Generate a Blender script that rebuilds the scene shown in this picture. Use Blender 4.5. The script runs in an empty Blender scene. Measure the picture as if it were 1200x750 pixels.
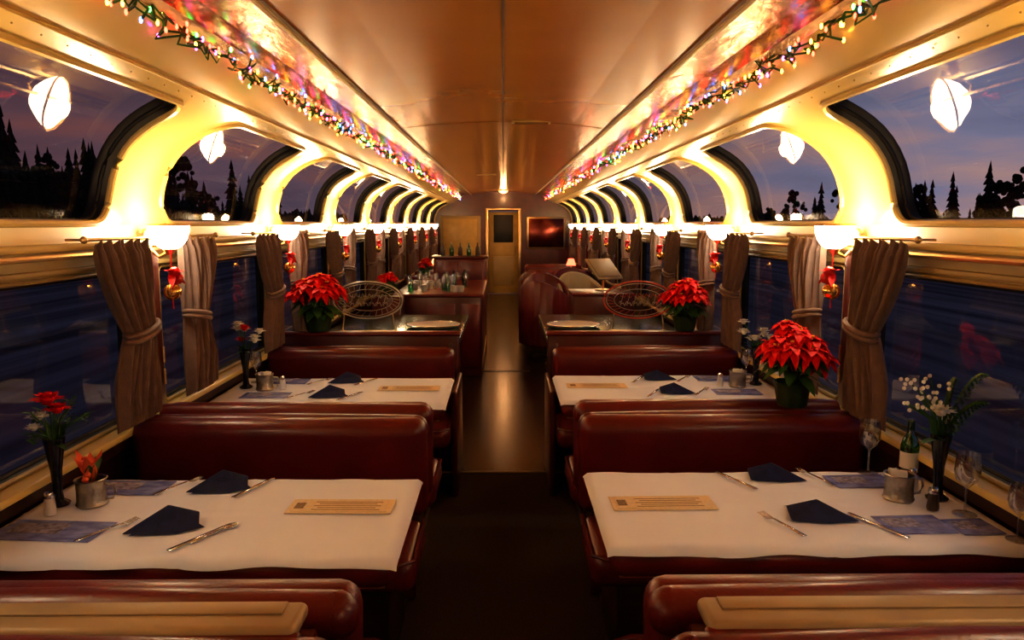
import bpy, bmesh, math, random
from mathutils import Vector, Matrix, Euler
random.seed(7)
R=random.random
def U(a,b): return a+(b-a)*R()
sc=bpy.context.scene
# ------------------------------------------------------------------ materials
def mat(name,col,rough=.5,metal=0,noise=0,nscale=8,bump=0,bscale=60,emit=None,estr=0,coat=0,spec=.5,sheen=0,alpha=None,col2=None,stretch=None):
    m=bpy.data.materials.new(name); m.use_nodes=True
    nt=m.node_tree; N=nt.nodes; L=nt.links; b=N['Principled BSDF']
    b.inputs['Base Color'].default_value=(*col,1); b.inputs['Roughness'].default_value=rough
    b.inputs['Metallic'].default_value=metal; b.inputs['Specular IOR Level'].default_value=spec
    if coat: b.inputs['Coat Weight'].default_value=coat; b.inputs['Coat Roughness'].default_value=.15
    if sheen: b.inputs['Sheen Weight'].default_value=sheen
    if emit: b.inputs['Emission Color'].default_value=(*emit,1); b.inputs['Emission Strength'].default_value=estr
    tc=N.new('ShaderNodeTexCoord'); mp=N.new('ShaderNodeMapping'); L.new(tc.outputs['Object'],mp.inputs['Vector'])
    if stretch: mp.inputs['Scale'].default_value=stretch
    if noise or col2:
        n=N.new('ShaderNodeTexNoise'); n.inputs['Scale'].default_value=nscale; n.inputs['Detail'].default_value=6
        L.new(mp.outputs['Vector'],n.inputs['Vector'])
        r=N.new('ShaderNodeValToRGB'); r.color_ramp.elements[0].position=.3; r.color_ramp.elements[1].position=.7
        c2=col2 if col2 else tuple(min(1,c*(1+noise)) for c in col)
        c1=col if col2 else tuple(c*(1-noise) for c in col)
        r.color_ramp.elements[0].color=(*c1,1); r.color_ramp.elements[1].color=(*c2,1)
        L.new(n.outputs['Fac'],r.inputs['Fac']); L.new(r.outputs['Color'],b.inputs['Base Color'])
    if bump:
        n2=N.new('ShaderNodeTexNoise'); n2.inputs['Scale'].default_value=bscale; n2.inputs['Detail'].default_value=4
        L.new(mp.outputs['Vector'],n2.inputs['Vector'])
        bp=N.new('ShaderNodeBump'); bp.inputs['Strength'].default_value=bump; bp.inputs['Distance'].default_value=.01
        L.new(n2.outputs['Fac'],bp.inputs['Height']); L.new(bp.outputs['Normal'],b.inputs['Normal'])
    return m
M={}
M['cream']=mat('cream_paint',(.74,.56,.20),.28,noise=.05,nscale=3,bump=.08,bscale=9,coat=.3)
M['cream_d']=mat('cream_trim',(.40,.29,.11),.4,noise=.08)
M['ceil']=mat('ceiling_paint',(.47,.195,.034),.27,noise=.08,nscale=2,bump=.10,bscale=6,coat=.35)
M['band']=mat('light_band_metal',(.40,.21,.075),.27,metal=.6,noise=.06,bump=.5,bscale=18,stretch=(1,.35,1))
M['seam']=mat('ceiling_seam',(.12,.05,.012),.5,noise=.1)
M['leather']=mat('maroon_leather',(.125,.0080,.0070),.36,noise=.2,nscale=6,bump=.15,bscale=90,coat=.15)
M['maroonwood']=mat('maroon_laminate',(.085,.011,.007),.3,noise=.3,nscale=5,coat=.3,stretch=(1,6,1))
M['darkwood']=mat('dark_wood',(.035,.010,.005),.35,noise=.3,nscale=6,stretch=(1,1,8))
M['brass']=mat('brass',(.75,.52,.24),.32,metal=1,noise=.08)
M['champagne']=mat('champagne_trim',(.36,.26,.14),.5,metal=.25,noise=.08)
M['black']=mat('black_rubber',(.008,.008,.009),.5,noise=.2)
M['carpet']=mat('carpet',(.050,.034,.015),.95,noise=.5,nscale=120,bump=.5,bscale=300)
M['vinyl']=mat('vinyl_floor',(.044,.026,.010),.22,noise=.4,nscale=9)
M['trimm']=mat('floor_metal',(.25,.20,.13),.4,metal=.8,noise=.1)
M['cloth']=mat('white_linen',(.80,.85,.98),.85,noise=.03,nscale=3,bump=.25,bscale=7,sheen=.2)
M['navy']=mat('navy_napkin',(.006,.014,.075),.8,noise=.3,nscale=40,bump=.3,bscale=200)
M['silver']=mat('silver',(.75,.74,.72),.2,metal=1,noise=.05)
M['pewter']=mat('pewter',(.42,.38,.33),.3,metal=1,noise=.2,nscale=30,bump=.3,bscale=80)
M['curtain']=mat('taupe_curtain',(.205,.13,.10),.85,noise=.12,nscale=30,bump=.3,bscale=260,sheen=.2)
M['menu']=mat('menu_paper',(.80,.68,.46),.6,col2=(.68,.52,.28),nscale=90,stretch=(1,2.5,1))
M['card']=mat('postcard',(.10,.12,.36),.25,col2=(.36,.42,.80),nscale=14,stretch=(1,2,1))
M['cardw']=mat('postcard_print',(.55,.55,.75),.3,col2=(.02,.02,.08),nscale=60)
M['ink']=mat('menu_ink',(.25,.16,.08),.6,noise=.3,nscale=90)
M['red']=mat('poinsettia_red',(.78,.004,.004),.6,noise=.25,nscale=25,bump=.2,bscale=60,spec=.25)
M['green']=mat('leaf_green',(.035,.12,.02),.5,noise=.35,nscale=20)
M['white']=mat('white_petal',(.85,.85,.78),.6,noise=.05)
M['yellow']=mat('yellow_centre',(.7,.5,.05),.6,noise=.2)
M['orange']=mat('orange_flower',(.8,.12,.04),.6,noise=.2)
M['vase']=mat('dark_vase',(.012,.012,.02),.12,noise=.2)
M['foil']=mat('pot_foil',(.05,.10,.04),.35,metal=.5,noise=.3,bump=.5,bscale=30)
M['gold']=mat('gold_ball',(.85,.5,.15),.2,metal=1,noise=.1)
M['redball']=mat('red_ball',(.6,.01,.01),.2,noise=.1,coat=.5)
M['greentop']=mat('dark_green_top',(.012,.030,.014),.22,noise=.25,nscale=10,coat=.3)
M['plate']=mat('tray_white',(.50,.48,.44),.3,noise=.05)
M['shade']=mat('lamp_shade_glow',(1,.85,.6),.4,noise=.02,emit=(1,.82,.58),estr=29)
M['pepper']=mat('pepper',(.05,.03,.02),.4,noise=.3)
M['salt']=mat('salt',(.7,.7,.7),.3,noise=.05)
M['mirror']=mat('mirror_panel',(.16,.035,.025),.2,metal=.9,noise=.2)
M['doorp']=mat('door_paint',(.55,.36,.09),.4,noise=.1)
M['tan']=mat('tan_upholstery',(.33,.25,.15),.6,noise=.1)
M['wire']=mat('light_wire',(.02,.09,.02),.5,noise=.2)
M['ground']=mat('night_ground',(.34,.32,.34),.9,col2=(.03,.03,.04),nscale=1.3,stretch=(1,.05,1))
M['tree']=mat('tree_silhouette',(.012,.009,.006),.95,noise=.4,nscale=2)
M['etch']=mat('etched_lines',(.55,.48,.40),.35,noise=.1)
M['etchr']=mat('etched_red',(.6,.07,.03),.4,noise=.1)
M['amber']=mat('amber_lamp_glow',(1,.5,.2),.4,noise=.02,emit=(1,.42,.12),estr=5)
M['redglow']=mat('red_lamp_glow',(1,.1,.05),.4,noise=.02,emit=(1,.09,.04),estr=5)
for i,c in enumerate([(1,.04,.02),(.06,.9,.10),(.08,.22,1),(1,.45,.04),(.95,.08,.55)]):
    M['bulb%d'%i]=mat('fairy_bulb_%d'%i,c,.3,noise=.02,emit=c,estr=15)
def glassmat(name,tint=(1,1,1),f0=.05,rough=.01):
    m=bpy.data.materials.new(name); m.use_nodes=True; nt=m.node_tree; N=nt.nodes; L=nt.links
    N.remove(N['Principled BSDF']); o=N['Material Output']
    ge=N.new('ShaderNodeNewGeometry'); dt=N.new('ShaderNodeVectorMath'); dt.operation='DOT_PRODUCT'
    L.new(ge.outputs['Normal'],dt.inputs[0]); L.new(ge.outputs['Incoming'],dt.inputs[1])
    def mth(op,a,b=None):
        n=N.new('ShaderNodeMath'); n.operation=op
        for i,q in enumerate((a,b)):
            if q is None: continue
            if isinstance(q,(int,float)): n.inputs[i].default_value=q
            else: L.new(q,n.inputs[i])
        return n.outputs[0]
    ab=mth('ABSOLUTE',dt.outputs['Value']); om=mth('SUBTRACT',1.0,ab); p5=mth('POWER',om,5.0)
    fr=mth('ADD',mth('MULTIPLY',p5,1-f0),f0)
    t=N.new('ShaderNodeBsdfTransparent'); t.inputs['Color'].default_value=(*tint,1)
    g=N.new('ShaderNodeBsdfGlossy'); g.inputs['Roughness'].default_value=rough
    mx=N.new('ShaderNodeMixShader'); L.new(fr,mx.inputs[0]); L.new(t.outputs[0],mx.inputs[1]); L.new(g.outputs[0],mx.inputs[2])
    L.new(mx.outputs[0],o.inputs['Surface']); return m
M['pane']=glassmat('curved_window_glass',(.95,.93,.93),.030,.02)
M['pane2']=glassmat('side_window_glass',(.85,.86,.9),.11,.03)
M['stem']=glassmat('stemware_glass',(.93,.94,.95),.28,.03)
M['bottle']=glassmat('green_bottle_glass',(.08,.45,.16),.14,.03)
M['plateglass']=glassmat('sign_glass',(.9,.85,.8),.06,.05)
# ------------------------------------------------------------------ builder
class MB:
    def __init__(s): s.v=[];s.f=[];s.m=[];s.mats=[]
    def mi(s,k):
        if k not in s.mats: s.mats.append(k)
        return s.mats.index(k)
    def add(s,vs,fs,k,X=None):
        o=len(s.v)
        s.v+= [tuple(X@Vector(p)) for p in vs] if X is not None else [tuple(p) for p in vs]
        i=s.mi(k)
        for f in fs: s.f.append(tuple(a+o for a in f)); s.m.append(i)
    def box(s,c,d,k,bev=0,seg=2,rot=None,X=None):
        bm=bmesh.new(); bmesh.ops.create_cube(bm,size=1)
        bmesh.ops.scale(bm,vec=d,verts=bm.verts)
        if bev: bmesh.ops.bevel(bm,geom=bm.edges[:],offset=min(bev,min(d)*.49),segments=seg,profile=.5,affect='EDGES')
        T=Matrix.Translation(c)
        if rot: T=T@Euler(rot).to_matrix().to_4x4()
        if X is not None: T=X@T
        bm.verts.index_update()
        s.add([v.co.copy() for v in bm.verts],[[v.index for v in f.verts] for f in bm.faces],k,T); bm.free()
    def lathe(s,prof,k,loc=(0,0,0),n=20,rot=None,flute=0,fn=10,sx=1,sy=1):
        T=Matrix.Translation(loc)
        if rot: T=T@Euler(rot).to_matrix().to_4x4()
        vs=[];fs=[]
        for r,z in prof:
            for i in range(n):
                a=2*math.pi*i/n; rr=r*(1+flute*math.cos(fn*a)); vs.append((rr*math.cos(a)*sx,rr*math.sin(a)*sy,z))
        for j in range(len(prof)-1):
            for i in range(n):
                i2=(i+1)%n; fs.append((j*n+i,j*n+i2,(j+1)*n+i2,(j+1)*n+i))
        s.add(vs,fs,k,T)
    def ball(s,c,r,k,n=10,sc=(1,1,1)):
        h=n//2+1
        s.lathe([(max(r*math.sin(math.pi*j/h),1e-4)*1,-r*math.cos(math.pi*j/h)*sc[2]) for j in range(h+1)],k,c,n,sx=sc[0],sy=sc[1])
    def tube(s,path,r,k,n=6,closed=False,cap=True):
        P=[Vector(p) for p in path]; vs=[];fs=[]; m=len(P)
        for i,p in enumerate(P):
            a=P[(i-1)%m] if (closed or i>0) else p; b=P[(i+1)%m] if (closed or i<m-1) else p
            t=(b-a)
            if t.length<1e-9: t=Vector((0,0,1))
            t.normalize(); up=Vector((0,0,1)) if abs(t.z)<.9 else Vector((1,0,0))
            x=t.cross(up).normalized(); y=t.cross(x)
            rr=r[i] if isinstance(r,(list,tuple)) else r
            for j in range(n):
                an=2*math.pi*j/n; vs.append(p+x*rr*math.cos(an)+y*rr*math.sin(an))
        for i in range(m if closed else m-1):
            for j in range(n):
                j2=(j+1)%n; i2=(i+1)%m; fs.append((i*n+j,i*n+j2,i2*n+j2,i2*n+j))
        if cap and not closed: fs+= [tuple(range(n)),tuple((m-1)*n+j for j in range(n))]
        s.add(vs,fs,k)
    def leaf(s,base,direc,L,W,k,droop=.3,fold=.15,seg=5):
        d=Vector(direc).normalized(); up=Vector((0,0,1))
        side=d.cross(up)
        side=side.normalized() if side.length>1e-3 else Vector((1,0,0))
        nrm=side.cross(d).normalized()
        vs=[];fs=[]
        for i in range(seg+1):
            t=i/seg; w=W*math.sin(math.pi*min(1,t*.93+.07))**.8*(1-.25*t) if i<seg else 0.0005
            c=Vector(base)+d*L*t-up*droop*L*t*t
            vs+= [c-side*w+nrm*fold*w,c,c+side*w+nrm*fold*w]
        for i in range(seg):
            a=i*3; fs+=[(a,a+1,a+4,a+3),(a+1,a+2,a+5,a+4)]
        s.add(vs,fs,k)
    def obj(s,name,loc=(0,0,0),rot=None,ang=40,recalc=True,parent=None):
        me=bpy.data.meshes.new(name); me.from_pydata(s.v,[],s.f)
        for k in s.mats: me.materials.append(M[k])
        me.polygons.foreach_set('material_index',s.m)
        if recalc:
            bm=bmesh.new(); bm.from_mesh(me); bmesh.ops.recalc_face_normals(bm,faces=bm.faces); bm.to_mesh(me); bm.free()
        me.polygons.foreach_set('use_smooth',[True]*len(me.polygons))
        try: me.set_sharp_from_angle(angle=math.radians(ang))
        except Exception: pass
        o=bpy.data.objects.new(name,me); o.location=loc
        if rot: o.rotation_euler=rot
        sc.collection.objects.link(o)
        if parent: o.parent=parent
        return o
# ------------------------------------------------------------------ car shell
WX=1.58; PITCH=1.84; P0=3.38
PY=[P0+PITCH*k for k in range(-3,9)]
Y0,Y1=PY[0],PY[-1]
CP=[(1.585,1.57),(1.59,1.66),(1.585,1.78),(1.55,1.90),(1.48,2.00),(1.375,2.075),(1.245,2.13),(1.12,2.185),(1.02,2.245),(.985,2.27)]
def cat(P,n=12):
    out=[];Q=[P[0]]+P+[P[-1]]
    for i in range(1,len(Q)-2):
        for j in range(n):
            t=j/n; o=[]
            for a in (0,1):
                p0,p1,p2,p3=Q[i-1][a],Q[i][a],Q[i+1][a],Q[i+2][a]
                o.append(.5*(2*p1+(p2-p0)*t+(2*p0-5*p1+4*p2-p3)*t*t+(3*p1-p0-3*p2+p3)*t**3))
            out.append(tuple(o))
    out.append(P[-1]); return out
CS=cat(CP); CL=[0]
for a,b in zip(CS,CS[1:]): CL.append(CL[-1]+math.dist(a,b))
SL=CL[-1]
def prof(s):
    s=max(0,min(SL,s))
    for i in range(len(CL)-1):
        if s<=CL[i+1]+1e-9:
            t=(s-CL[i])/(CL[i+1]-CL[i]); a,b=CS[i],CS[i+1]
            p=(a[0]+(b[0]-a[0])*t,a[1]+(b[1]-a[1])*t)
            tx,tz=b[0]-a[0],b[1]-a[1]; l=math.hypot(tx,tz)
            return p,(tz/l,-tx/l)
def mapU(sd):
    def f(s,y,o):
        p,n=prof(s); return (sd*(p[0]+n[0]*o),y,p[1]+n[1]*o)
    return f
def mapL(sd):
    return lambda s,y,o:(sd*(WX+o),y,s)
def rrect(s0,s1,y0,y1,r,n=8,m=8):
    pts=[]
    cor=[(s1-r,y1-r,0),(s0+r,y1-r,90),(s0+r,y0+r,180),(s1-r,y0+r,270)]
    for q,(cx,cy,a0) in enumerate(cor):
        for i in range(n+1):
            a=math.radians(a0+90*i/n); pts.append((cx+r*math.cos(a),cy+r*math.sin(a)))
        nx=cor[(q+1)%4]; a=math.radians(nx[2])
        e=(nx[0]+r*math.cos(a),nx[1]+r*math.sin(a)); st=pts[-1]
        for i in range(1,m):
            t=i/m; pts.append((st[0]+(e[0]-st[0])*t,st[1]+(e[1]-st[1])*t))
    return pts
def project_rect(p,c,S0,S1,Ya,Yb):
    dx,dy=p[0]-c[0],p[1]-c[1]; t=1e9
    if dx>1e-9:t=min(t,(S1-c[0])/dx)
    if dx<-1e-9:t=min(t,(S0-c[0])/dx)
    if dy>1e-9:t=min(t,(Yb-c[1])/dy)
    if dy<-1e-9:t=min(t,(Ya-c[1])/dy)
    return (c[0]+dx*t,c[1]+dy*t)
def bay(mb,glass,f,S0,S1,Ya,Yb,s0,s1,y0,y1,r,depth,wallk,K=4,rim=.014,gk='pane'):
    inner=rrect(s0,s1,y0,y1,r); c=((s0+s1)/2,(y0+y1)/2)
    outer=[project_rect(p,c,S0,S1,Ya,Yb) for p in inner]; n=len(inner)
    for cc in [(S0,Ya),(S0,Yb),(S1,Ya),(S1,Yb)]:
        j=min(range(n),key=lambda i:math.dist(outer[i],cc)); outer[j]=cc
    vs=[]
    for k in range(K+1):
        t=k/K
        for a,b in zip(inner,outer): vs.append(f(a[0]+(b[0]-a[0])*t,a[1]+(b[1]-a[1])*t,0))
    fs=[(k*n+i,k*n+(i+1)%n,(k+1)*n+(i+1)%n,(k+1)*n+i) for k in range(K) for i in range(n)]
    mb.add(vs,fs,wallk)
    mb.tube([f(p[0],p[1],-.002) for p in inner],rim,wallk,n=8,closed=True)
    in2=rrect(s0+.012,s1-.012,y0+.012,y1-.012,max(r-.012,.01))
    vs=[f(p[0],p[1],.004) for p in inner]+[f(p[0],p[1],depth*.45) for p in in2]+[f(p[0],p[1],depth) for p in in2]
    fs=[(k*n+i,k*n+(i+1)%n,(k+1)*n+(i+1)%n,(k+1)*n+i) for k in range(2) for i in range(n)]
    mb.add(vs,fs,'black')
    mb.tube([f(p[0],p[1],depth*.5) for p in in2],.009,'black',n=6,closed=True)
    NS,NY=14,8; vs=[];fs=[]
    for i in range(NS+1):
        for j in range(NY+1): vs.append(f(s0+(s1-s0)*i/NS,y0+(y1-y0)*j/NY,depth*.9))
    for i in range(NS):
        for j in range(NY):
            a=i*(NY+1)+j; fs.append((a,a+1,a+NY+2,a+NY+1))
    glass.add(vs,fs,gk)
def s_at(idx): return CL[idx*12]
for sd,nm in ((-1,'left'),(1,'right')):
    w=MB(); U_=mapU(sd); L_=mapL(sd)
    for k in range(len(PY)-1):
        a,b=PY[k],PY[k+1]; g=MB()
        bay(w,g,U_,0,SL,a,b,s_at(1)+.01,s_at(6)+.005,a+.225,b-.235,.13,.075,'cream',K=5)
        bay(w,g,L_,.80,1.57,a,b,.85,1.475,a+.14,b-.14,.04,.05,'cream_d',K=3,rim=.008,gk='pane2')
        g.obj('window_%d'%(k*2+(1 if sd<0 else 2)),recalc=False)
    w.add([(sd*WX,Y0,0),(sd*WX,Y1,0),(sd*WX,Y1,.80),(sd*WX,Y0,.80)],[(0,1,2,3)],'darkwood')
    w.obj('wall_'+nm,recalc=False)
    t=MB()
    Lc=(Y0+Y1)/2; LL=Y1-Y0
    t.box((sd*1.545,Lc,.825),(.07,LL,.03),'cream',.008)
    t.box((sd*1.56,Lc,.78),(.04,LL,.05),'darkwood',.006)
    t.box((sd*1.565,Lc,1.585),(.05,LL,.028),'cream',.01)
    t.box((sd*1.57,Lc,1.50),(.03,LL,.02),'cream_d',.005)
    t.tube([(sd*1.535,Y0,1.555),(sd*1.535,Y1,1.555)],.011,'brass',8)
    t.tube([(sd*1.15,Y0,2.165),(sd*1.15,Y1,2.165)],.006,'cream',6)
    for y in PY:
        t.box((sd*1.562,y,1.19),(.045,.15,.70),'maroonwood',.008)
        for zz in (1.0,1.1): t.tube([(sd*1.53,y+.05,zz-.05),(sd*1.53,y+.05,zz+.02)],.006,'brass',6)
    for k in range(int(LL/.12)):
        y=Y0+k*.12
        if y>0.5: t.ball((sd*1.185,y,2.150),.003,'cream_d',5)
    t.obj('trim_1' if sd<0 else 'trim_2')
# floor
f=MB(); f.add([(-WX,Y0,0),(WX,Y0,0),(WX,5.02,0),(-WX,5.02,0)],[(0,1,2,3)],'carpet')
f.add([(-WX,5.02,0),(WX,5.02,0),(WX,Y1+2,0),(-WX,Y1+2,0)],[(0,1,2,3)],'vinyl'); f.obj('floor',recalc=False)
t=MB(); t.box((0,5.02,.004),(.84,.035,.008),'trimm',.003)
for sd in(-1,1): t.box((sd*.44,(Y0+5)/2,.01),(.02,5-Y0,.02),'trimm',.004)
t.box((0,8.6,.003),(.6,.03,.006),'trimm',.002)
t.obj('trim_3')
# ceiling
c=MB(); HC=[(-.985,2.27),(-.97,2.30),(-.90,2.325),(-.76,2.34),(-.755,2.332),(-.735,2.332),(-.73,2.345),(-.5,2.372),(-.25,2.388),(-.005,2.395),(-.004,2.391),(.004,2.391),(.005,2.395),(.25,2.388),(.5,2.372),(.73,2.345),(.735,2.332),(.755,2.332),(.76,2.34),(.90,2.325),(.97,2.30),(.985,2.27)]
for i in range(len(HC)-1):
    a,b=HC[i],HC[i+1]; mx=abs((a[0]+b[0])/2)
    k='band' if mx>.758 else('seam' if (.73<mx<.757 or mx<.0049) else 'ceil')
    c.add([(a[0],Y0,a[1]),(b[0],Y0,b[1]),(b[0],Y1,b[1]),(a[0],Y1,a[1])],[(0,1,2,3)],k)
c.obj('ceiling',recalc=False,ang=25)
t=MB()
for y in [PY[i]+.4 for i in range(4,11,3)]:
    t.tube([(x,y,z-.001) for x,z in HC[6:16]],.0015,'seam',4)
for sd in(-1,1):
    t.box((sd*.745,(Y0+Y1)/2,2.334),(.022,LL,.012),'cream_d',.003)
t.box((.2,5.6,2.385),(.28,.12,.01),'cream_d',.003)
for i in range(6): t.box((.2,5.56+i*.016,2.378),(.24,.005,.006),'seam')
t.box((-.25,11.5,2.382),(.28,.12,.01),'cream_d',.003)
t.obj('trim_4')
pr=[(WX,0)]+[(WX,1.57)]+[CS[i] for i in range(0,len(CS),4)]+[(.9,2.325),(.5,2.372),(0,2.395)]
def endwall(y,name,k,door):
    e=MB(); full=[( x,z) for x,z in pr]
    if door:
        for sd in(-1,1):
            pts=[(sd*.36,0)]+[(sd*x,z) for x,z in full if x>=.36]+[(sd*.36,2.38)]
            e.add([(x,y,z) for x,z in pts],[tuple(range(len(pts)))],k)
        e.add([(-.36,y,1.98),(.36,y,1.98),(.36,y,2.38),(0,y,2.395),(-.36,y,2.38)],[(0,1,2,3,4)],k)
        e.box((-.37,y+.9,1),(.02,1.8,2),'darkwood'); e.box((.37,y+.9,1),(.02,1.8,2),'darkwood'); e.box((0,y+.9,1.99),(.76,1.8,.02),'darkwood')
        for sd in(-1,1): e.box((sd*.38,y-.02,.99),(.06,.05,1.98),'brass',.01)
        e.box((0,y-.02,2.0),(.82,.05,.05),'brass',.01)
        e.box((-1.0,y-.03,1.35),(.95,.04,1.0),'cream_d',.05); e.box((-1.0,y-.045,1.35),(.8,.04,.86),'doorp',.05)
        e.box((1.0,y-.03,1.45),(.9,.04,.75),'brass',.03); e.box((1.0,y-.045,1.45),(.82,.04,.67),'mirror',.03)
    else:
        pts=[(x,z) for x,z in full]+[(-x,z) for x,z in reversed(full[:-1])]
        e.add([(x,y,z) for x,z in pts],[tuple(range(len(pts)))],k)
    e.obj(name,recalc=False)
endwall(Y1,'wall_far','maroonwood',True); endwall(Y0,'wall_back','cream_d',False)
d=MB(); d.box((0,Y1+.25,.975),(.70,.05,1.94),'doorp',.01); d.box((0,Y1+.22,1.55),(.46,.03,.65),'black',.03); d.box((0,Y1+.22,.55),(.5,.02,.7),'cream_d',.02)
d.tube([(.27,Y1+.18,.95),(.27,Y1+.18,1.1)],.012,'brass'); d.obj('door_1')
# ------------------------------------------------------------------ lamps
def light(name,loc,p,col,r=.03,parent=None):
    l=bpy.data.lights.new(name,'POINT'); l.energy=p; l.color=col; l.shadow_soft_size=r
    o=bpy.data.objects.new(name,l); sc.collection.objects.link(o); o.location=loc
    if parent: o.parent=parent
    return o
def sconce(sd,y):
    b=MB()
    b.lathe([(.001,-.105),(.012,-.105),(.02,-.095),(.028,-.085),(.030,-.078)],'brass',n=16)
    b.lathe([(.028,-.08),(.050,-.066),(.068,-.040),(.078,-.010),(.081,.022),(.077,.022),(.073,-.012),(.062,-.038),(.042,-.062),(.001,-.068)],'shade',n=30,flute=.035,fn=15)
    b.lathe([(.082,.018),(.086,.024),(.082,.030),(.079,.024),(.082,.018)],'brass',n=24)
    b.tube([(0,0,-.09),(sd*.05,0,-.115),(sd*.085,0,-.08),(sd*.10,0,-.03)],.008,'brass',8)
    b.lathe([(.001,0),(.04,0),(.035,.012),(.001,.014)],'brass',(sd*.105,0,-.03),16,rot=(0,-sd*math.pi/2,0))
    o=b.obj('wall_sconce',(sd*1.455,y,1.64))
    light('bulb',(0,0,.045),SP,(1,.56,.19),.03,o)
SP=7.5
for y in PY[1:-1]:
    for sd in(-1,1): sconce(sd,y)
# dome lamp and point light added to brighten the far door and chairs
b=MB(); b.lathe([(.001,.0),(.11,.0),(.12,-.012),(.10,-.02)],'brass',n=24); b.lathe([(.10,-.015),(.085,-.05),(.045,-.07),(.001,-.075)],'amber',n=24)
o=b.obj('added_ceiling_lamp',(0,Y1-1.3,2.392)); light('bulb',(0,0,-.12),11,(1,.5,.2),.05,o)
# ------------------------------------------------------------------ fairy lights
for sd in(-1,1):
    b=MB(); path=[];y=.6;
    while y<Y1-.1:
        path.append((sd*(.98+U(-.02,.02)),y,2.252+U(-.024,.016))); y+=.036
    b.tube(path,.0035,'wire',4)
    path2=[(p[0]+U(-.03,.03),p[1],p[2]+U(-.03,.02)) for p in path]
    b.tube(path2,.0035,'wire',4)
    for i,p in enumerate(path):
        far=p[1]>7
        if far and i%2: continue
        for rep in range(1 if (far or R()<.6) else 2):
            d=Vector((U(-1,1),U(-.6,.6),U(-1,.9))).normalized()
            q=Vector(p)+d*U(.02,.04); r=.0050 if not far else .0068
            k='bulb%d'%random.choice([0,0,0,1,2,3,3,4])
            b.ball(tuple(q),r,k,6,(1,1,1.8)); b.tube([p,tuple(q)],.004,'wire',4)
    b.obj('fairy_light_string',recalc=False)
# ------------------------------------------------------------------ booths
def booth(sd,yc,front=True,back=True,xi=.32,xo=1.53,part=True,h=.865,cap=False):
    b=MB(); xm=(xi+xo)/2; w=xo-xi
    for s,on in((-1,front),(1,back)):
        if not on: continue
        tilt=s*math.radians(-7)
        b.box((sd*xm,s*.125,.655),(w,.13,.43),'leather',.055,4,rot=(tilt,0,0))
        b.tube([(sd*(xi+.05),s*.10,h-.05),(sd*(xm),s*.10,h-.04),(sd*(xo-.02),s*.10,h-.045)],.055,'leather',14)
        b.ball((sd*(xi+.05),s*.10,h-.05),.055,'leather',12)
        b.box((sd*xm,s*.42,.40),(w,.44,.13),'leather',.05,4)
        b.tube([(sd*(xi+.01),s*.20,.455),(sd*(xi+.005),s*.60,.455),(sd*(xi+.06),s*.635,.45),(sd*(xo-.02),s*.635,.45)],.007,'leather',6)
        b.box((sd*(xm+.05),s*.38,.17),(w-.1,.42,.34),'darkwood',.01)
        b.tube([(sd*(xi+.02),s*.19,.82),(sd*xm,s*.195,.825),(sd*(xo-.02),s*.195,.82)],.005,'leather',6)
    if part:
        b.box((sd*(xm+.02),0,.42),(w-.1,.05,.82),'maroonwood',.01)
        if cap:
            b.box((sd*(xm+.03),-.02,.865),(w-.12,.12,.035),'champagne',.016,4)
            b.box((sd*(xm+.03),-.075,.855),(w-.10,.03,.03),'leather',.01,3)
            b.box((sd*(xm+.03),-.0,.884),(w-.2,.05,.006),'champagne',.002)
        else: b.box((sd*(xm+.05),0,.82),(w-.12,.075,.03),'brass',.012,3)
    b.obj('booth_bench',(0,yc,0))
XO=1.52
def part_wall(sd,yc,xi=.30):
    b=MB(); xm=(xi+XO)/2
    b.box((sd*xm,0,.465),(XO-xi,.06,.93),'maroonwood',.012,3); b.box((sd*xm,0,.925),(XO-xi+.02,.085,.03),'leather',.013,3)
    b.box((sd*(xi+.06),-.035,.46),(.02,.01,.8),'darkwood',.003)
    b.box((sd*(xi+.0),-.33,.33),(.035,.62,.66),'maroonwood',.012,3)
    b.obj('booth_partition',(0,yc,0))
SC0=1.42
for sd in(-1,1):
    dy=.0 if sd<0 else .04
    booth(sd,SC0-PITCH+dy); booth(sd,SC0+.08+dy*.3,cap=True); booth(sd,SC0+PITCH+dy); 
    booth(sd,SC0+2*PITCH-.04,True,False,part=False); part_wall(sd,SC0+2*PITCH+.10)
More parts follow.
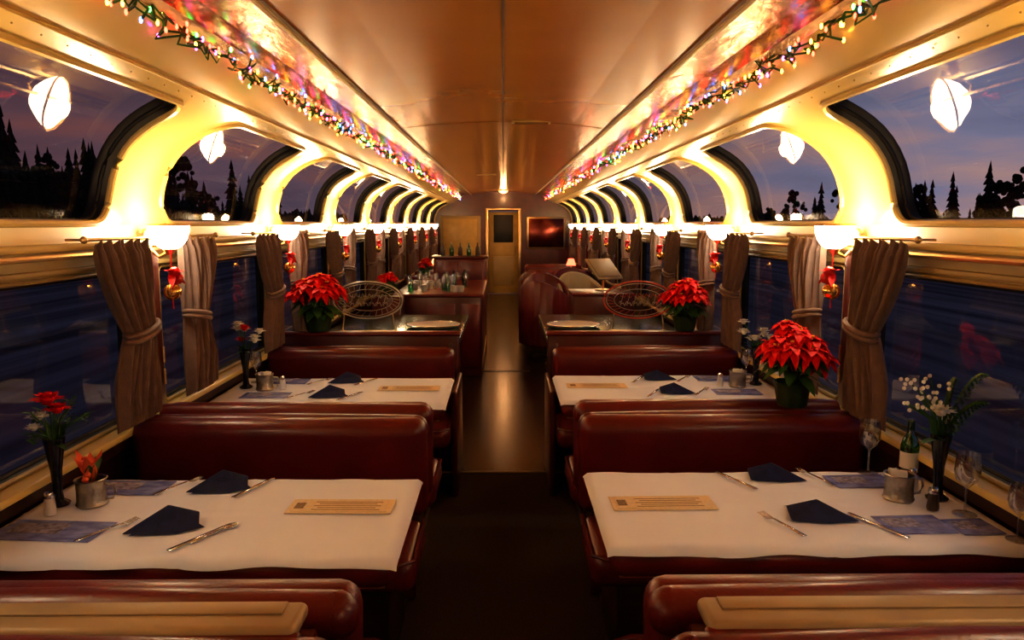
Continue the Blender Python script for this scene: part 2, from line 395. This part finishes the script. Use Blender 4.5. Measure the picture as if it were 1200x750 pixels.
# ------------------------------------------------------------------ tables
def table(sd,yc,xi=.31,top='maroonwood',cloth=True):
    b=MB(); xo=1.535; xm=(xi+xo)/2; w=xo-xi
    b.box((sd*xm,0,.695),(w,.69,.09),'leather',.04,4)
    b.box((sd*xm,0,.733),(w-.02,.67,.022),top,.01,2)
    b.box((sd*xm,0,.652),(w-.05,.64,.008),'brass',.003)
    b.lathe([(.045,0),(.045,.62)],'trimm',(sd*(xm),0,.03),16); b.lathe([(.001,.0),(.24,0),(.24,.015),(.10,.04),(.045,.05)],'trimm',(sd*xm,0,0),24)
    b.obj('dining_table',(0,yc,0))
    if cloth:
        c=MB(); NX,NY=56,40; ov=.03; hx=(w-.0)/2+ov-.01; hy=.33+ov; ex=hx-ov+.012; ey=.335
        vs=[];fs=[]
        for i in range(NX+1):
            for j in range(NY+1):
                u=-hx+2*hx*i/NX; v=-hy+2*hy*j/NY
                z=.7475+.0012*math.sin(9*u+2*v)+.0008*math.sin(17*v+sd)
                for q in(-.32,.02,.33): z+=.0022*math.exp(-((u-q)/.006)**2)
                z+=.0022*math.exp(-(v/.006)**2)
                x,y=u,v
                du=max(0,abs(u)-ex); dv=max(0,abs(v)-ey)
                if du>0: x=math.copysign(ex+.012*math.sin(min(1,du/.02)*math.pi/2),u); z-=du*.95
                if dv>0: y=math.copysign(ey+.016*math.sin(min(1,dv/.02)*math.pi/2)+.006*math.sin(u*23+sd),v); z-=dv*(.95+.15*math.sin(u*14))
                if du>0 and dv>0: z+=min(du,dv)*.7
                vs.append((sd*xm+x*(1),y,z))
        for i in range(NX):
            for j in range(NY):
                a=i*(NY+1)+j; fs.append((a,a+1,a+NY+2,a+NY+1))
        c.add(vs,fs,'cloth'); c.obj('tablecloth',(0,yc,.0015),ang=80)
TC=2.375
for sd in(-1,1):
    dy=0 if sd<0 else .06
    for k in(-1,0,1): table(sd,TC+PITCH*k+dy)
TZ=.752
def napkin(x,y,a,s=1):
    b=MB()
    A=(-.11,-.012,.001);B=(.085,.060,.001);C=(.10,-.050,.001);P=(.02,.012,.064);Q=(.105,.01,.030)
    D=(-.02,.040,.002);E=(-.01,-.042,.002);F=(-.05,.0,.030)
    b.add([A,B,C,P,Q,D,E,F],[(0,5,7),(5,3,7),(5,1,3),(1,4,3),(0,7,6),(7,3,6),(6,3,2),(2,3,4),(0,6,2,1,5),(1,2,4)],'navy')
    b.add([(-.085,-.035,.003),(.04,-.068,.002),(.115,-.055,.004),(.06,-.01,.036),(-.03,-.012,.030)],[(0,1,4),(1,3,4),(1,2,3)],'navy')
    o=b.obj('folded_napkin',(x,y,TZ),(0,0,a),ang=30,recalc=False)
    o.scale=(s,s,s)
    bv=o.modifiers.new('bv','BEVEL'); bv.width=.004; bv.segments=2
def fork(x,y,a):
    b=MB(); z=.003
    b.add([(-.10,-.009,z),(-.10,.009,z),(-.04,.005,z+.003),(.03,.0035,z+.005),(.03,-.0035,z+.005),(-.04,-.005,z+.003)],[(0,1,2,5),(5,2,3,4)],'silver')
    b.add([(.03,-.0035,z+.005),(.03,.0035,z+.005),(.05,.012,z),(.05,-.012,z)],[(0,1,2,3)],'silver')
    for i in range(4):
        q=-.0105+.007*i; b.add([(.05,q-.0022,z),(.05,q+.0022,z),(.095,q+.001,z+.006),(.095,q-.001,z+.006)],[(0,1,2,3)],'silver')
    o=b.obj('dinner_fork',(x,y,TZ),(0,0,a),recalc=False); m=o.modifiers.new('s','SOLIDIFY'); m.thickness=.002
def knife(x,y,a):
    b=MB(); b.add([(-.11,-.008,.003),(-.11,.008,.003),(0,.006,.004),(0,-.006,.004),(.01,.009,.003),(.01,-.007,.003),(.09,.009,.003),(.11,-.002,.003),(.1,-.007,.003)],[(0,1,2,3),(3,2,4,5),(5,4,6,7,8)],'silver')
    o=b.obj('dinner_knife',(x,y,TZ),(0,0,a),recalc=False); m=o.modifiers.new('s','SOLIDIFY'); m.thickness=.003
def spoon(x,y,a):
    b=MB(); b.add([(-.09,-.008,.003),(-.09,.008,.003),(.03,.003,.005),(.03,-.003,.005)],[(0,1,2,3)],'silver')
    b.lathe([(.019,.006),(.014,.003),(.001,.001)],'silver',(.055,0,0),14,sx=1.4,sy=.9)
    o=b.obj('spoon',(x,y,TZ),(0,0,a),recalc=False); m=o.modifiers.new('s','SOLIDIFY'); m.thickness=.002
def menu(x,y,a=0):
    b=MB(); b.box((0,0,.001),(.34,.125,.002),'menu'); b.box((0,.0,.0026),(.31,.10,.0012),'menu')
    b.box((-.135,0,.0036),(.03,.05,.001),'ink',0)
    for i in range(5): b.box((.02,-.035+.017*i,.0036),(.22-.03*(i%2),.004,.0006),'ink')
    b.obj('menu_card',(x,y,TZ),(0,0,a))
def card(x,y,a=0,w=.25,h=.14):
    b=MB(); b.box((0,0,.001),(w,h,.002),'card'); b.box((-w*.15,h*.08,.0026),(w*.5,h*.5,.001),'cardw'); b.box((w*.3,-h*.2,.0026),(w*.22,h*.3,.001),'card')
    b.obj('postcard',(x,y,TZ),(0,0,a))
def cup(x,y,fl=False):
    b=MB(); b.lathe([(.001,0),(.046,0),(.05,.006),(.046,.014),(.045,.05),(.046,.082),(.051,.088),(.047,.09),(.043,.086),(.042,.01),(.001,.008)],'pewter',n=24)
    b.tube([(.046,0,.072),(.075,0,.068),(.08,0,.045),(.07,0,.022),(.046,0,.018)],.004,'pewter',8)
    if fl:
        for i in range(12):
            a=U(0,6.28); d=Vector((math.cos(a)*.45,math.sin(a)*.45,1)); b.leaf((0,0,.07),d,U(.09,.14),.02,'orange' if i%3 else 'green',droop=.1)
        for i in range(5): b.ball((U(-.03,.03),U(-.03,.03),.09+U(0,.07)),.012,'orange',7)
    else:
        for i in range(6): b.box((U(-.02,.02),U(-.02,.02),.075),(.03,.004,.05),'salt',.001,1,rot=(U(-.2,.2),U(-.2,.2),U(0,3)))
    b.obj('pewter_cup',(x,y,TZ))
def shaker(x,y,k):
    b=MB(); b.lathe([(.001,0),(.018,0),(.019,.01),(.015,.05),(.016,.055)],k,n=14); b.lathe([(.016,.055),(.017,.06),(.013,.072),(.001,.076)],'silver',n=14); b.obj('salt_shaker' if k=='salt' else 'pepper_shaker',(x,y,TZ+.0015))
def flower(b,c,r,k,d=(0,0,1),n=8):
    c=Vector(c)
    for l in range(3):
        for i in range(n):
            a=2*math.pi*(i+l*.4)/n; e=.15+.6*l
            b.leaf(c,(math.cos(a)+d[0]*.4,math.sin(a)+d[1]*.4,e+d[2]*.2),r*(1-.15*l),r*.32,k,droop=.15,seg=3)
    b.ball(tuple(c+Vector((0,0,r*.15))),r*.35,k,8)
def vase(x,y,kind=0,z0=TZ):
    b=MB(); b.lathe([(.001,0),(.034,0),(.036,.006),(.018,.02),(.014,.05),(.018,.12),(.028,.19),(.034,.225),(.031,.225),(.024,.19),(.001,.10)],'vase',n=22)
    def stem(to,col='green'):
        to=Vector(to); mid=Vector((to.x*.35,to.y*.35,.2+(to.z-.2)*.6)); b.tube([(0,0,.12),tuple(mid),tuple(to)],.0025,col,5)
    if kind==0:
        for p,k,r in(((.0,-.02,.35),'red',.062),((-.045,.0,.29),'white',.045),((.03,-.02,.32),'red',.05),((-.05,-.02,.26),'white',.035)):
            stem(p); flower(b,p,r,k)
        for i in range(16):
            a=U(0,6.28); p=Vector((.10*math.cos(a)*(.5 if math.cos(a)<0 else 1),.10*math.sin(a),.27+U(-.03,.07))); stem(p)
            for q in range(4): b.leaf(p-Vector((0,0,.01*q)),(math.cos(a+q*1.5),math.sin(a+q*1.5),.5),.035,.008,'green',.2,seg=3)
        nl=16
    elif kind==1:
        for p,r in(((-.02,-.02,.30),.055),((.03,.02,.26),.04)): stem(p); flower(b,p,r,'white')
        for i in range(40):
            a=Vector((-.05+U(-.09,.05),U(-.06,.06),.36+U(-.06,.05))); 
            if i%3==0: stem(a)
            b.ball(tuple(a),.0075,'white',5)
        for tip in((.24,.02,.42),(.18,-.05,.34),(.10,.05,.40)):
            T=Vector(tip); pts=[]
            for i in range(13):
                t=i/12; pts.append(Vector((T.x*t*.6,T.y*t,.2+(T.z-.2)*(1-(1-t)**2))))
            b.tube(pts,.002,'green',4)
            for i,p in enumerate(pts[2:]):
                L=.05*(1-i/12)
                for s in(-1,1): b.leaf(p,(.5,s*.9,.2),L+.008,.011,'green',.2,seg=3)
                b.leaf(p,(.3,0,-.8),L*.8,.010,'green',.2,seg=3)
                b.leaf(p,(.3,0,.9),L*.8,.010,'green',.1,seg=3)
        nl=9
    else:
        for i in range(9):
            p=(U(-.09,.05) if x>0 else U(-.05,.09),U(-.07,.07),.26+U(0,.10)); stem(p); flower(b,p,.045,'red' if (kind==2 and i<3) else 'white',n=7)
        nl=12
    for i in range(nl):
        a=U(0,6.28); ca=math.cos(a)
        if x>0 and ca>0 or x<0 and ca<0: ca*=.4
        b.leaf((0,0,.2),(ca,math.sin(a),U(.3,1.3)),U(.08,.13),.014,'green',.3)
    b.obj('flower_vase',(x,y,z0))
def wineglass(x,y,s=1):
    b=MB(); b.lathe([(.001,0),(.036,0),(.036,.003),(.006,.008),(.004,.02),(.004,.085),(.012,.095),(.032,.115),(.038,.14),(.036,.175),(.032,.20),(.0305,.20),(.0345,.175),(.0365,.14),(.030,.117),(.001,.10)],'stem',n=24)
    o=b.obj('wine_glass',(x,y,TZ),recalc=True); o.scale=(s,s,s)
def bottle(x,y):
    b=MB(); b.lathe([(.001,0),(.03,0),(.032,.01),(.032,.11),(.026,.135),(.013,.16),(.012,.20),(.014,.205),(.011,.21),(.001,.21)],'bottle',n=20); b.lathe([(.0325,.03),(.0325,.09)],'white',n=20); b.obj('green_bottle',(x,y,TZ))
def poin(x,y,z,s=1,n=9,sz=1,wx=1):
    b=MB(); b.lathe([(.001,0),(.055,0),(.06,.01),(.07,.07),(.078,.085),(.072,.09),(.065,.08),(.001,.075)],'foil',n=28,flute=.04,fn=9)
    for i in range(n):
        a=2.4*i; rr=.115*math.sqrt((i+.3)/n); h=.29-.5*rr*rr*14+U(-.02,.02); c=Vector((rr*math.cos(a),rr*math.sin(a),h))
        b.tube([(0,0,.07),(c.x*.5,c.y*.5,h*.65),tuple(c)],.004,'green',5)
        out=Vector((math.cos(a),math.sin(a),0))*(rr*5)
        for l,(cnt,L,e) in enumerate(((8,.080,-.35),(7,.070,.1),(6,.05,.6))):
            for j in range(cnt):
                q=2*math.pi*(j+.5*l)/cnt+i; b.leaf(c,(math.cos(q)+out.x*.3,math.sin(q)+out.y*.3,e),L*U(.85,1.1),.025 if l<2 else .017,'red',U(.25,.7),seg=4)
        for j in range(4): b.ball((c.x+U(-.008,.008),c.y+U(-.008,.008),c.z+.012),.004,'yellow',5)
    for i in range(26):
        q=2.4*i; hh=.10+.09*R(); b.leaf((.03*math.cos(q),.03*math.sin(q),hh),(math.cos(q),math.sin(q),.15),U(.10,.14),.032,'green',.55,seg=4)
    o=b.obj('poinsettia_plant',(x,y,z)); o.scale=(s*wx,s*wx,s*sz)
# left near table
menu(-.53,2.42,-.02)
napkin(-1.00,2.60,.35); napkin(-1.04,2.25,.4,1.05)
fork(-1.14,2.62,1.05); knife(-.87,2.60,1.2); fork(-1.19,2.23,1.0); knife(-.89,2.17,1.05); spoon(-.86,2.205,1.05)
card(-1.30,2.61,-.05); card(-1.36,2.23,-.08,.32,.15)
vase(-1.465,2.45,0); cup(-1.355,2.45,True); shaker(-1.44,2.36,'salt')
# right near table
menu(.525,2.44,.02); napkin(.99,2.68,2.75); napkin(1.0,2.30,2.75,1.05)
knife(.83,2.66,2.0); fork(.85,2.25,1.95); fork(1.13,2.69,1.9); knife(1.14,2.24,2.0)
card(1.28,2.65,.05,.22,.13); card(1.26,2.25,.04,.20,.14); card(1.43,2.23,.06,.13,.12)
cup(1.325,2.47); shaker(1.385,2.37,'pepper'); shaker(1.42,2.56,'salt'); vase(1.455,2.47,1); wineglass(1.35,2.74,1.0); wineglass(1.465,2.33,1); wineglass(1.50,2.13,.85); bottle(1.49,2.72)
for sd in(-1,1):
    y=TC+PITCH+(.06 if sd>0 else 0)
    napkin(sd*.93,y+.2,.35 if sd<0 else 2.8,.95); napkin(sd*.95,y-.17,.35 if sd<0 else 2.8,.95)
    fork(sd*1.07,y+.2,1); fork(sd*1.09,y-.15,1.); knife(sd*.80,y+.19,1.1); knife(sd*.82,y-.18,1.1)
    card(sd*1.27,y+.22); card(sd*1.28,y-.15); menu(sd*.53,y+.02)
    cup(sd*1.33,y+.0); shaker(sd*1.23,y-.0,'salt'); vase(sd*1.45,y+.05,2 if sd<0 else 3); wineglass(sd*1.44,y+.2,.9)
for sd in(-1,1): menu(sd*.53,.52); napkin(sd*1.0,.65,.4)
poin(1.27,SC0+PITCH+.04,.875,1.15,14,1.05,.92); poin(1.24,SC0+2*PITCH+.10,.945,1.15,12,1,1); poin(-1.26,SC0+2*PITCH+.10,.945,1.3,13,1,1)
# ------------------------------------------------------------------ curtains
def curtain(sd,yc,dirp,wtop=.42):
    b=MB(); NU,NV=90,34; vs=[];fs=[]; zt,zb=1.60,.875
    for j in range(NV+1):
        t=j/NV; z=zt+(zb-zt)*t
        if t<.5:
            q=t/.5; w=wtop*(1-.52*q**1.6)
        else:
            q=(t-.5)/.5; w=wtop*(.48+.27*math.sin(min(1,q*1.4)*math.pi/2))
        off=dirp*(wtop-w)/2*.75
        for i in range(NU+1):
            u=i/NU-.5
            amp=.022*(.45+.55*min(1,abs(t-.5)*3+.25))*(1 if t>.03 else .6)
            ph=u*2*math.pi*9+.6*math.sin(t*4+yc)
            x=amp*math.sin(ph)+.008*math.sin(ph*.37+t*5)
            bul=.03*math.cos(u*math.pi)*(.5+.9*math.sin(t*math.pi))
            vs.append((sd*(-x-bul),off+u*w,z+(.012*math.sin(ph) if j in(0,NV) else 0)))
    for j in range(NV):
        for i in range(NU):
            a=j*(NU+1)+i; fs.append((a,a+1,a+NU+2,a+NU+1))
    b.add(vs,fs,'curtain')
    w=wtop*.48; off=dirp*(wtop-w)/2*.75; zt2=zt+(zb-zt)*.5
    ring=[(sd*(-.015-.045*math.cos(2*math.pi*i/20)),off+(w/2+.012)*math.sin(2*math.pi*i/20),zt2+.02*math.sin(2*math.pi*i/20)*dirp) for i in range(20)]
    b.tube([(p[0],p[1],p[2]+.012) for p in ring],.011,'curtain',6,closed=True); b.tube([(p[0],p[1],p[2]-.010) for p in ring],.011,'curtain',6,closed=True)
    b.obj('window_curtain',(sd*1.475,yc,0),ang=70,recalc=False)
for sd in(-1,1):
    r=MB()
    for y in PY[1:-1]:
        curtain(sd,y-.37,1); curtain(sd,y+.36,-1)
        r.tube([(sd*1.475,y-.65,1.612),(sd*1.475,y+.6,1.612)],.007,'brass',8)
        for q in(-.65,.6): r.ball((sd*1.475,y+q,1.612),.014,'brass',8); r.tube([(sd*1.475,y+q*.97,1.612),(sd*1.55,y+q*.97,1.612)],.005,'brass',6)
    r.obj('curtain_rod')
    for y in PY[2:-1]:
        b=MB(); b.tube([(0,0,.10),(0,0,-.16)],.0025,'red',4)
        for s in(-1,1):
            b.leaf((0,0,.0),(0,s,.5),.07,.022,'red',.3); b.leaf((0,0,.0),(-sd*.4,s,-.6),.09,.018,'red',.2); b.leaf((0,0,.0),(-sd,s*.4,.3),.06,.02,'red',.2)
        b.ball((-sd*.012,0,0),.026,'redball',10); b.ball((0,.0,-.085),.038,'gold',14); b.ball((-sd*.01,.035,-.03),.026,'redball',10)
        b.obj('christmas_ornament',(sd*1.44,y-.03,1.46))
# ------------------------------------------------------------------ mid & far car
for sd in(-1,1):
    b=MB(); b.box((sd*.93,6.75,.735),(1.16,1.9,.05),'greentop',.018,3); b.box((sd*.98,6.75,.36),(1.0,1.7,.70),'maroonwood',.01)
    b.box((sd*.93,6.75,.70),(1.14,1.88,.03),'brass',.006)
    b.obj('service_table')
    b=MB(); b.lathe([(.001,0),(.18,0),(.225,.012),(.235,.024),(.228,.024),(.175,.01),(.001,.008)],'plate',n=36); b.lathe([(.236,.02),(.24,.026),(.236,.03)],'silver',n=36)
    b.obj('serving_tray',(sd*.62,6.75,.762))
    b=MB(); A,B=.29,.155; kk='etch' if sd<0 else 'etchr'
    def ell(a,bb,r,k,ox=0,oz=0): b.tube([(ox+a*math.cos(t*math.pi/24),0,oz+bb*math.sin(t*math.pi/24)) for t in range(48)],r,k,5,closed=True)
    ell(A,B,.007,kk); ell(A*.92,B*.88,.003,'etch')
    b.lathe([(.001,-.002),(1,-.002),(1,.002),(.001,.002)],'plateglass',(0,0,0),40,rot=(math.pi/2,0,0),sx=A,sy=B)
    for i in range(28):
        a=2*math.pi*i/28; b.tube([(A*.92*math.cos(a),0,B*.88*math.sin(a)),(A*.72*math.cos(a+.12),0,B*.62*math.sin(a+.12))],.002,kk,4)
    ell(A*.7,B*.58,.0025,'etch')
    for j,zz in enumerate((-.03,.035)):
        b.tube([(-.16+.32*i/60,0,zz+.022*math.sin(i*.9+j)*math.cos(i*.31)) for i in range(61)],.0028,kk if j else 'etch',4)
    for i in range(6): b.tube([(-.15+.055*i,0,-.05),(-.125+.055*i,0,.05)],.0022,'etch',4)
    for q in(-.2,.2): b.tube([(q,0,-.11),(q*1.1,0,-.26)],.006,'brass',6); b.lathe([(.001,0),(.03,0),(.03,.01),(.006,.02)],'brass',(q*1.1,0,-.27),12)
    b.tube([(-.24,0,-.262),(.24,0,-.262)],.008,'brass',6)
    b.obj('etched_oval_sign',(sd*1.13,6.4,1.035))
b=MB(); b.box((-.72,9.4,.44),(.96,2.1,.88),'maroonwood',.015,3); b.box((-.72,9.4,.89),(1.0,2.15,.035),'leather',.012,3)
b.box((-.36,8.34,.45),(.20,.01,.7),'leather',.004); b.box((-.68,8.34,.45),(.3,.01,.7),'leather',.004); b.box((-.235,9.4,.12),(.01,2.05,.06),'brass',.003); b.obj('bar_counter')
# tall back-bar cabinet with panelled face
b=MB(); b.box((-.60,10.75,.60),(.72,.45,1.20),'leather',.03,3); b.box((-.60,10.75,1.21),(.78,.5,.03),'maroonwood',.01)
for i in(-1,1): b.box((-.60+i*.17,10.52,.96),(.30,.02,.40),'leather',.008)
for i in(-1,1): b.ball((-.60+i*.04,10.50,.96),.012,'brass',8)
b.obj('back_bar_cabinet')
b=MB()
for i in range(5):
    b.lathe([(.001,0),(.028,0),(.032,.01),(.03,.10),(.012,.14),(.011,.18),(.001,.18)],'bottle' if i%2 else 'pepper',(-.24+.12*i,0,0),12)
b.obj('liquor_bottles',(-.6,10.72,1.226))
def bottles(x,y,z,n,name='glassware_group'):
    b=MB()
    for i in range(n):
        px,py=U(-.35,.3),U(-.7,.5)
        if i%6==0: b.lathe([(.001,0),(.03,0),(.03,.12),(.012,.16),(.012,.2),(.001,.2)],'bottle',(px,py,0),12)
        elif i%2==1: b.lathe([(.001,0),(.03,0),(.004,.01),(.004,.08),(.035,.11),(.03,.17)],'stem',(px,py,0),14)
        else: b.lathe([(.001,0),(.03,0),(.04,.05),(.043,.07),(.036,.05),(.001,.01)],'plate',(px,py,0),14)
    b.obj(name,(x,y,z))
bottles(-.72,9.2,.908,34)
poin(-1.2,8.0,.93,.8,8)
b=MB(); b.box((-1.2,8.0,.46),(.3,.3,.92),'maroonwood',.02); b.obj('plant_pedestal')
def armchair(x,y,a,km='leather'):
    b=MB(); n=18
    b.lathe([(.001,.16),(.29,.16),(.31,.2),(.31,.38),(.28,.43),(.20,.445),(.001,.45)],km,(0,0,0),28)
    path=[]
    for i in range(n+1):
        t=math.radians(-20+220*i/n); path.append((.31*math.cos(t),.30*math.sin(t)))
    def hh(j): 
        t=j/n; return .66+.32*math.sin(t*math.pi)**1.2
    for i in range(n):
        p,q=path[i],path[i+1]; o0,o1=.96,1.18; v=[]
        for (pp,h) in((p,hh(i)),(q,hh(i+1))):
            v+= [(pp[0]*o0,pp[1]*o0,.2),(pp[0]*o0,pp[1]*o0,h-.03),(pp[0]*1.03,pp[1]*1.03,h),(pp[0]*1.13,pp[1]*1.13,h),(pp[0]*o1,pp[1]*o1,h-.03),(pp[0]*o1,pp[1]*o1,.2)]
        b.add(v,[(k,k+1,k+7,k+6) for k in range(5)]+([(0,1,2,3,4,5)] if i==0 else[])+([(6,7,8,9,10,11)] if i==n-1 else[]),km)
    b.lathe([(.001,0),(.2,0),(.2,.02),(.04,.04),(.04,.17)],'trimm',(0,0,0),20)
    b.obj('lounge_armchair',(x,y,0),(0,0,a))
armchair(.55,9.5,2.6); armchair(.58,10.6,0.2); armchair(.60,11.8,2.8); armchair(1.12,10.8,.4,'tan'); armchair(1.1,11.9,.2)
b=MB(); b.box((1.18,9.7,.72),(.50,.9,.03),'plate',.01,3); b.lathe([(.001,0),(.22,0),(.22,.02),(.04,.04),(.04,.7)],'trimm',(1.18,9.7,0),20); b.obj('lounge_table')
b=MB(); b.box((1.07,8.4,.46),(.65,.6,.90),'maroonwood',.012,3); b.box((1.07,8.4,.92),(.68,.63,.03),'leather',.01)
b.obj('service_station')
b=MB(); b.box((0,0,.0),(.34,.02,.34),'tan',.01,rot=(-.9,.0,.5)); b.box((0,.0,.012),(.28,.02,.28),'tan',.006,rot=(-.9,0,.5)); b.tube([(0,0,0),(0,.06,-.22)],.014,'brass'); b.lathe([(.001,0),(.09,0),(.09,.01),(.014,.02)],'brass',(0,.06,-.235),16); b.obj('brochure_stand',(1.1,8.4,1.175))
for y in(13.3,15.1):
    booth(-1,y,xi=.36); booth(1,y,xi=.42)
table(-1,14.2,.38,cloth=True); table(1,14.2,.45)
booth(-1,11.9,True,True,xi=.3)
poin(-1.2,11.9,.865,.9,8)
def tlamp(x,y,z,k):
    b=MB(); b.lathe([(.001,0),(.06,0),(.06,.012),(.015,.03),(.012,.16),(.02,.18)],'brass',n=16); b.lathe([(.09,.15),(.05,.27),(.048,.27),(.088,.15)],k,n=20)
    b.obj('table_lamp',(x,y,z))
tlamp(1.25,14.2,.754,'redglow'); tlamp(-1.25,14.2,.754,'amber')
# ------------------------------------------------------------------ outside
g=MB(); g.add([(-400,-400,-1.3),(400,-400,-1.3),(400,400,-1.3),(-400,400,-1.3)],[(0,1,2,3)],'ground'); g.obj('ground',recalc=False)
def trees(sd,name,n,hmin,hmax,xa,xb,hh):
    b=MB()
    for i in range(n):
        y=U(-12,85); x=sd*(xa+U(0,xb-xa)); h=U(hmin,hmax)*(x*sd/xa)**.8
        if R()<.25: h*=1.3
        if R()<.75:
            L=14
            for l in range(L):
                t=l/L; z0=-1.3+h*(.10+.88*t); r=h*.15*(1-t)**.8*U(.75,1.2)+.04; vs=[];m=13
                ph=R()*6
                for q in range(m): 
                    rr=r*(1 if q%2 else .5)*U(.7,1.2); vs.append((x+rr*math.cos(ph+6.283*q/m),y+rr*math.sin(ph+6.283*q/m),z0-U(.1,.35)*r))
                vs.append((x,y,z0+h*.10))
                b.add(vs,[(q,(q+1)%m,m) for q in range(m)],'tree')
            b.tube([(x,y,-1.3),(x,y,-1.3+h*.98)],[h*.015,h*.002],'tree')
        else:
            b.tube([(x,y,-1.3),(x,y,-1.3+h*.5)],h*.02,'tree')
            for q in range(60): 
                aa=U(0,6.28); zz=U(.3,.9); rr=.2*h*math.sin((zz-.25)/.7*math.pi)*R()**.5
                b.ball((x+rr*math.cos(aa),y+rr*math.sin(aa),-1.3+h*zz),h*U(.02,.045),'tree',6)
    n=240; vs=[]
    for i in range(n+1):
        y=-40+i*1.1; vs+=[(sd*44,y,-1.3),(sd*45,y,hh+.5*math.sin(i*.17)+.4*math.sin(i*.7)+U(-.5,.5))]
    b.add(vs,[(2*i,2*i+1,2*i+3,2*i+2) for i in range(n)],'tree')
    b.obj(name,recalc=False)
trees(1,'tree_line',150,3.0,5.2,26,42,2.9); trees(-1,'tree_line',260,4.0,6.6,24,42,4.0)
# world
w=bpy.data.worlds.new('dusk'); sc.world=w; w.use_nodes=True; nt=w.node_tree; N=nt.nodes; L=nt.links; bg=N['Background']
tc=N.new('ShaderNodeTexCoord'); sx=N.new('ShaderNodeSeparateXYZ'); L.new(tc.outputs['Generated'],sx.inputs[0])
r=N.new('ShaderNodeValToRGB'); els=r.color_ramp.elements
els[0].position=0; els[0].color=(.26,.17,.17,1); els[1].position=1; els[1].color=(.022,.032,.065,1)
e_=els.new(.14); e_.color=(.14,.14,.21,1); e_=els.new(.42); e_.color=(.052,.066,.125,1)
nz=N.new('ShaderNodeTexNoise'); nz.inputs['Scale'].default_value=3; nz.inputs['Detail'].default_value=6; mpg=N.new('ShaderNodeMapping'); mpg.inputs['Scale'].default_value=(1,1,5); L.new(tc.outputs['Generated'],mpg.inputs[0]); L.new(mpg.outputs[0],nz.inputs['Vector'])
ma=N.new('ShaderNodeMath'); ma.operation='MULTIPLY_ADD'; ma.inputs[1].default_value=.9; L.new(nz.outputs['Fac'],ma.inputs[0]); L.new(sx.outputs['Z'],ma.inputs[2])
sb=N.new('ShaderNodeMath'); sb.operation='SUBTRACT'; sb.inputs[1].default_value=.42; L.new(ma.outputs[0],sb.inputs[0]); L.new(sb.outputs[0],r.inputs['Fac'])
mr=N.new('ShaderNodeMapRange'); mr.inputs['From Min'].default_value=-.5; mr.inputs['From Max'].default_value=.5; mr.inputs['To Min'].default_value=0; mr.inputs['To Max'].default_value=1
L.new(sx.outputs['X'],mr.inputs['Value'])
tint=N.new('ShaderNodeValToRGB'); tint.color_ramp.elements[0].color=(.58,.32,.27,1); tint.color_ramp.elements[1].color=(1,1,1,1); L.new(mr.outputs[0],tint.inputs['Fac'])
mx=N.new('ShaderNodeMix'); mx.data_type='RGBA'; mx.blend_type='MULTIPLY'; mx.inputs[0].default_value=1
L.new(r.outputs['Color'],mx.inputs[6]); L.new(tint.outputs['Color'],mx.inputs[7]); L.new(mx.outputs[2],bg.inputs['Color']); bg.inputs['Strength'].default_value=1.25
# camera
cam=bpy.data.cameras.new('camera'); cam.lens=27; cam.sensor_width=36; cam.clip_start=.05; cam.clip_end=1500
co=bpy.data.objects.new('camera',cam); sc.collection.objects.link(co); co.location=(0,0,1.67)
co.rotation_euler=(math.radians(90-7.16),0,math.radians(-.64)); sc.camera=co
sc.view_settings.view_transform='Standard'
for lk in ('Medium High Contrast','Standard - Medium High Contrast'):
    try: sc.view_settings.look=lk; print('look',lk); break
    except Exception as ex: print(ex)
sc.view_settings.exposure=0.12
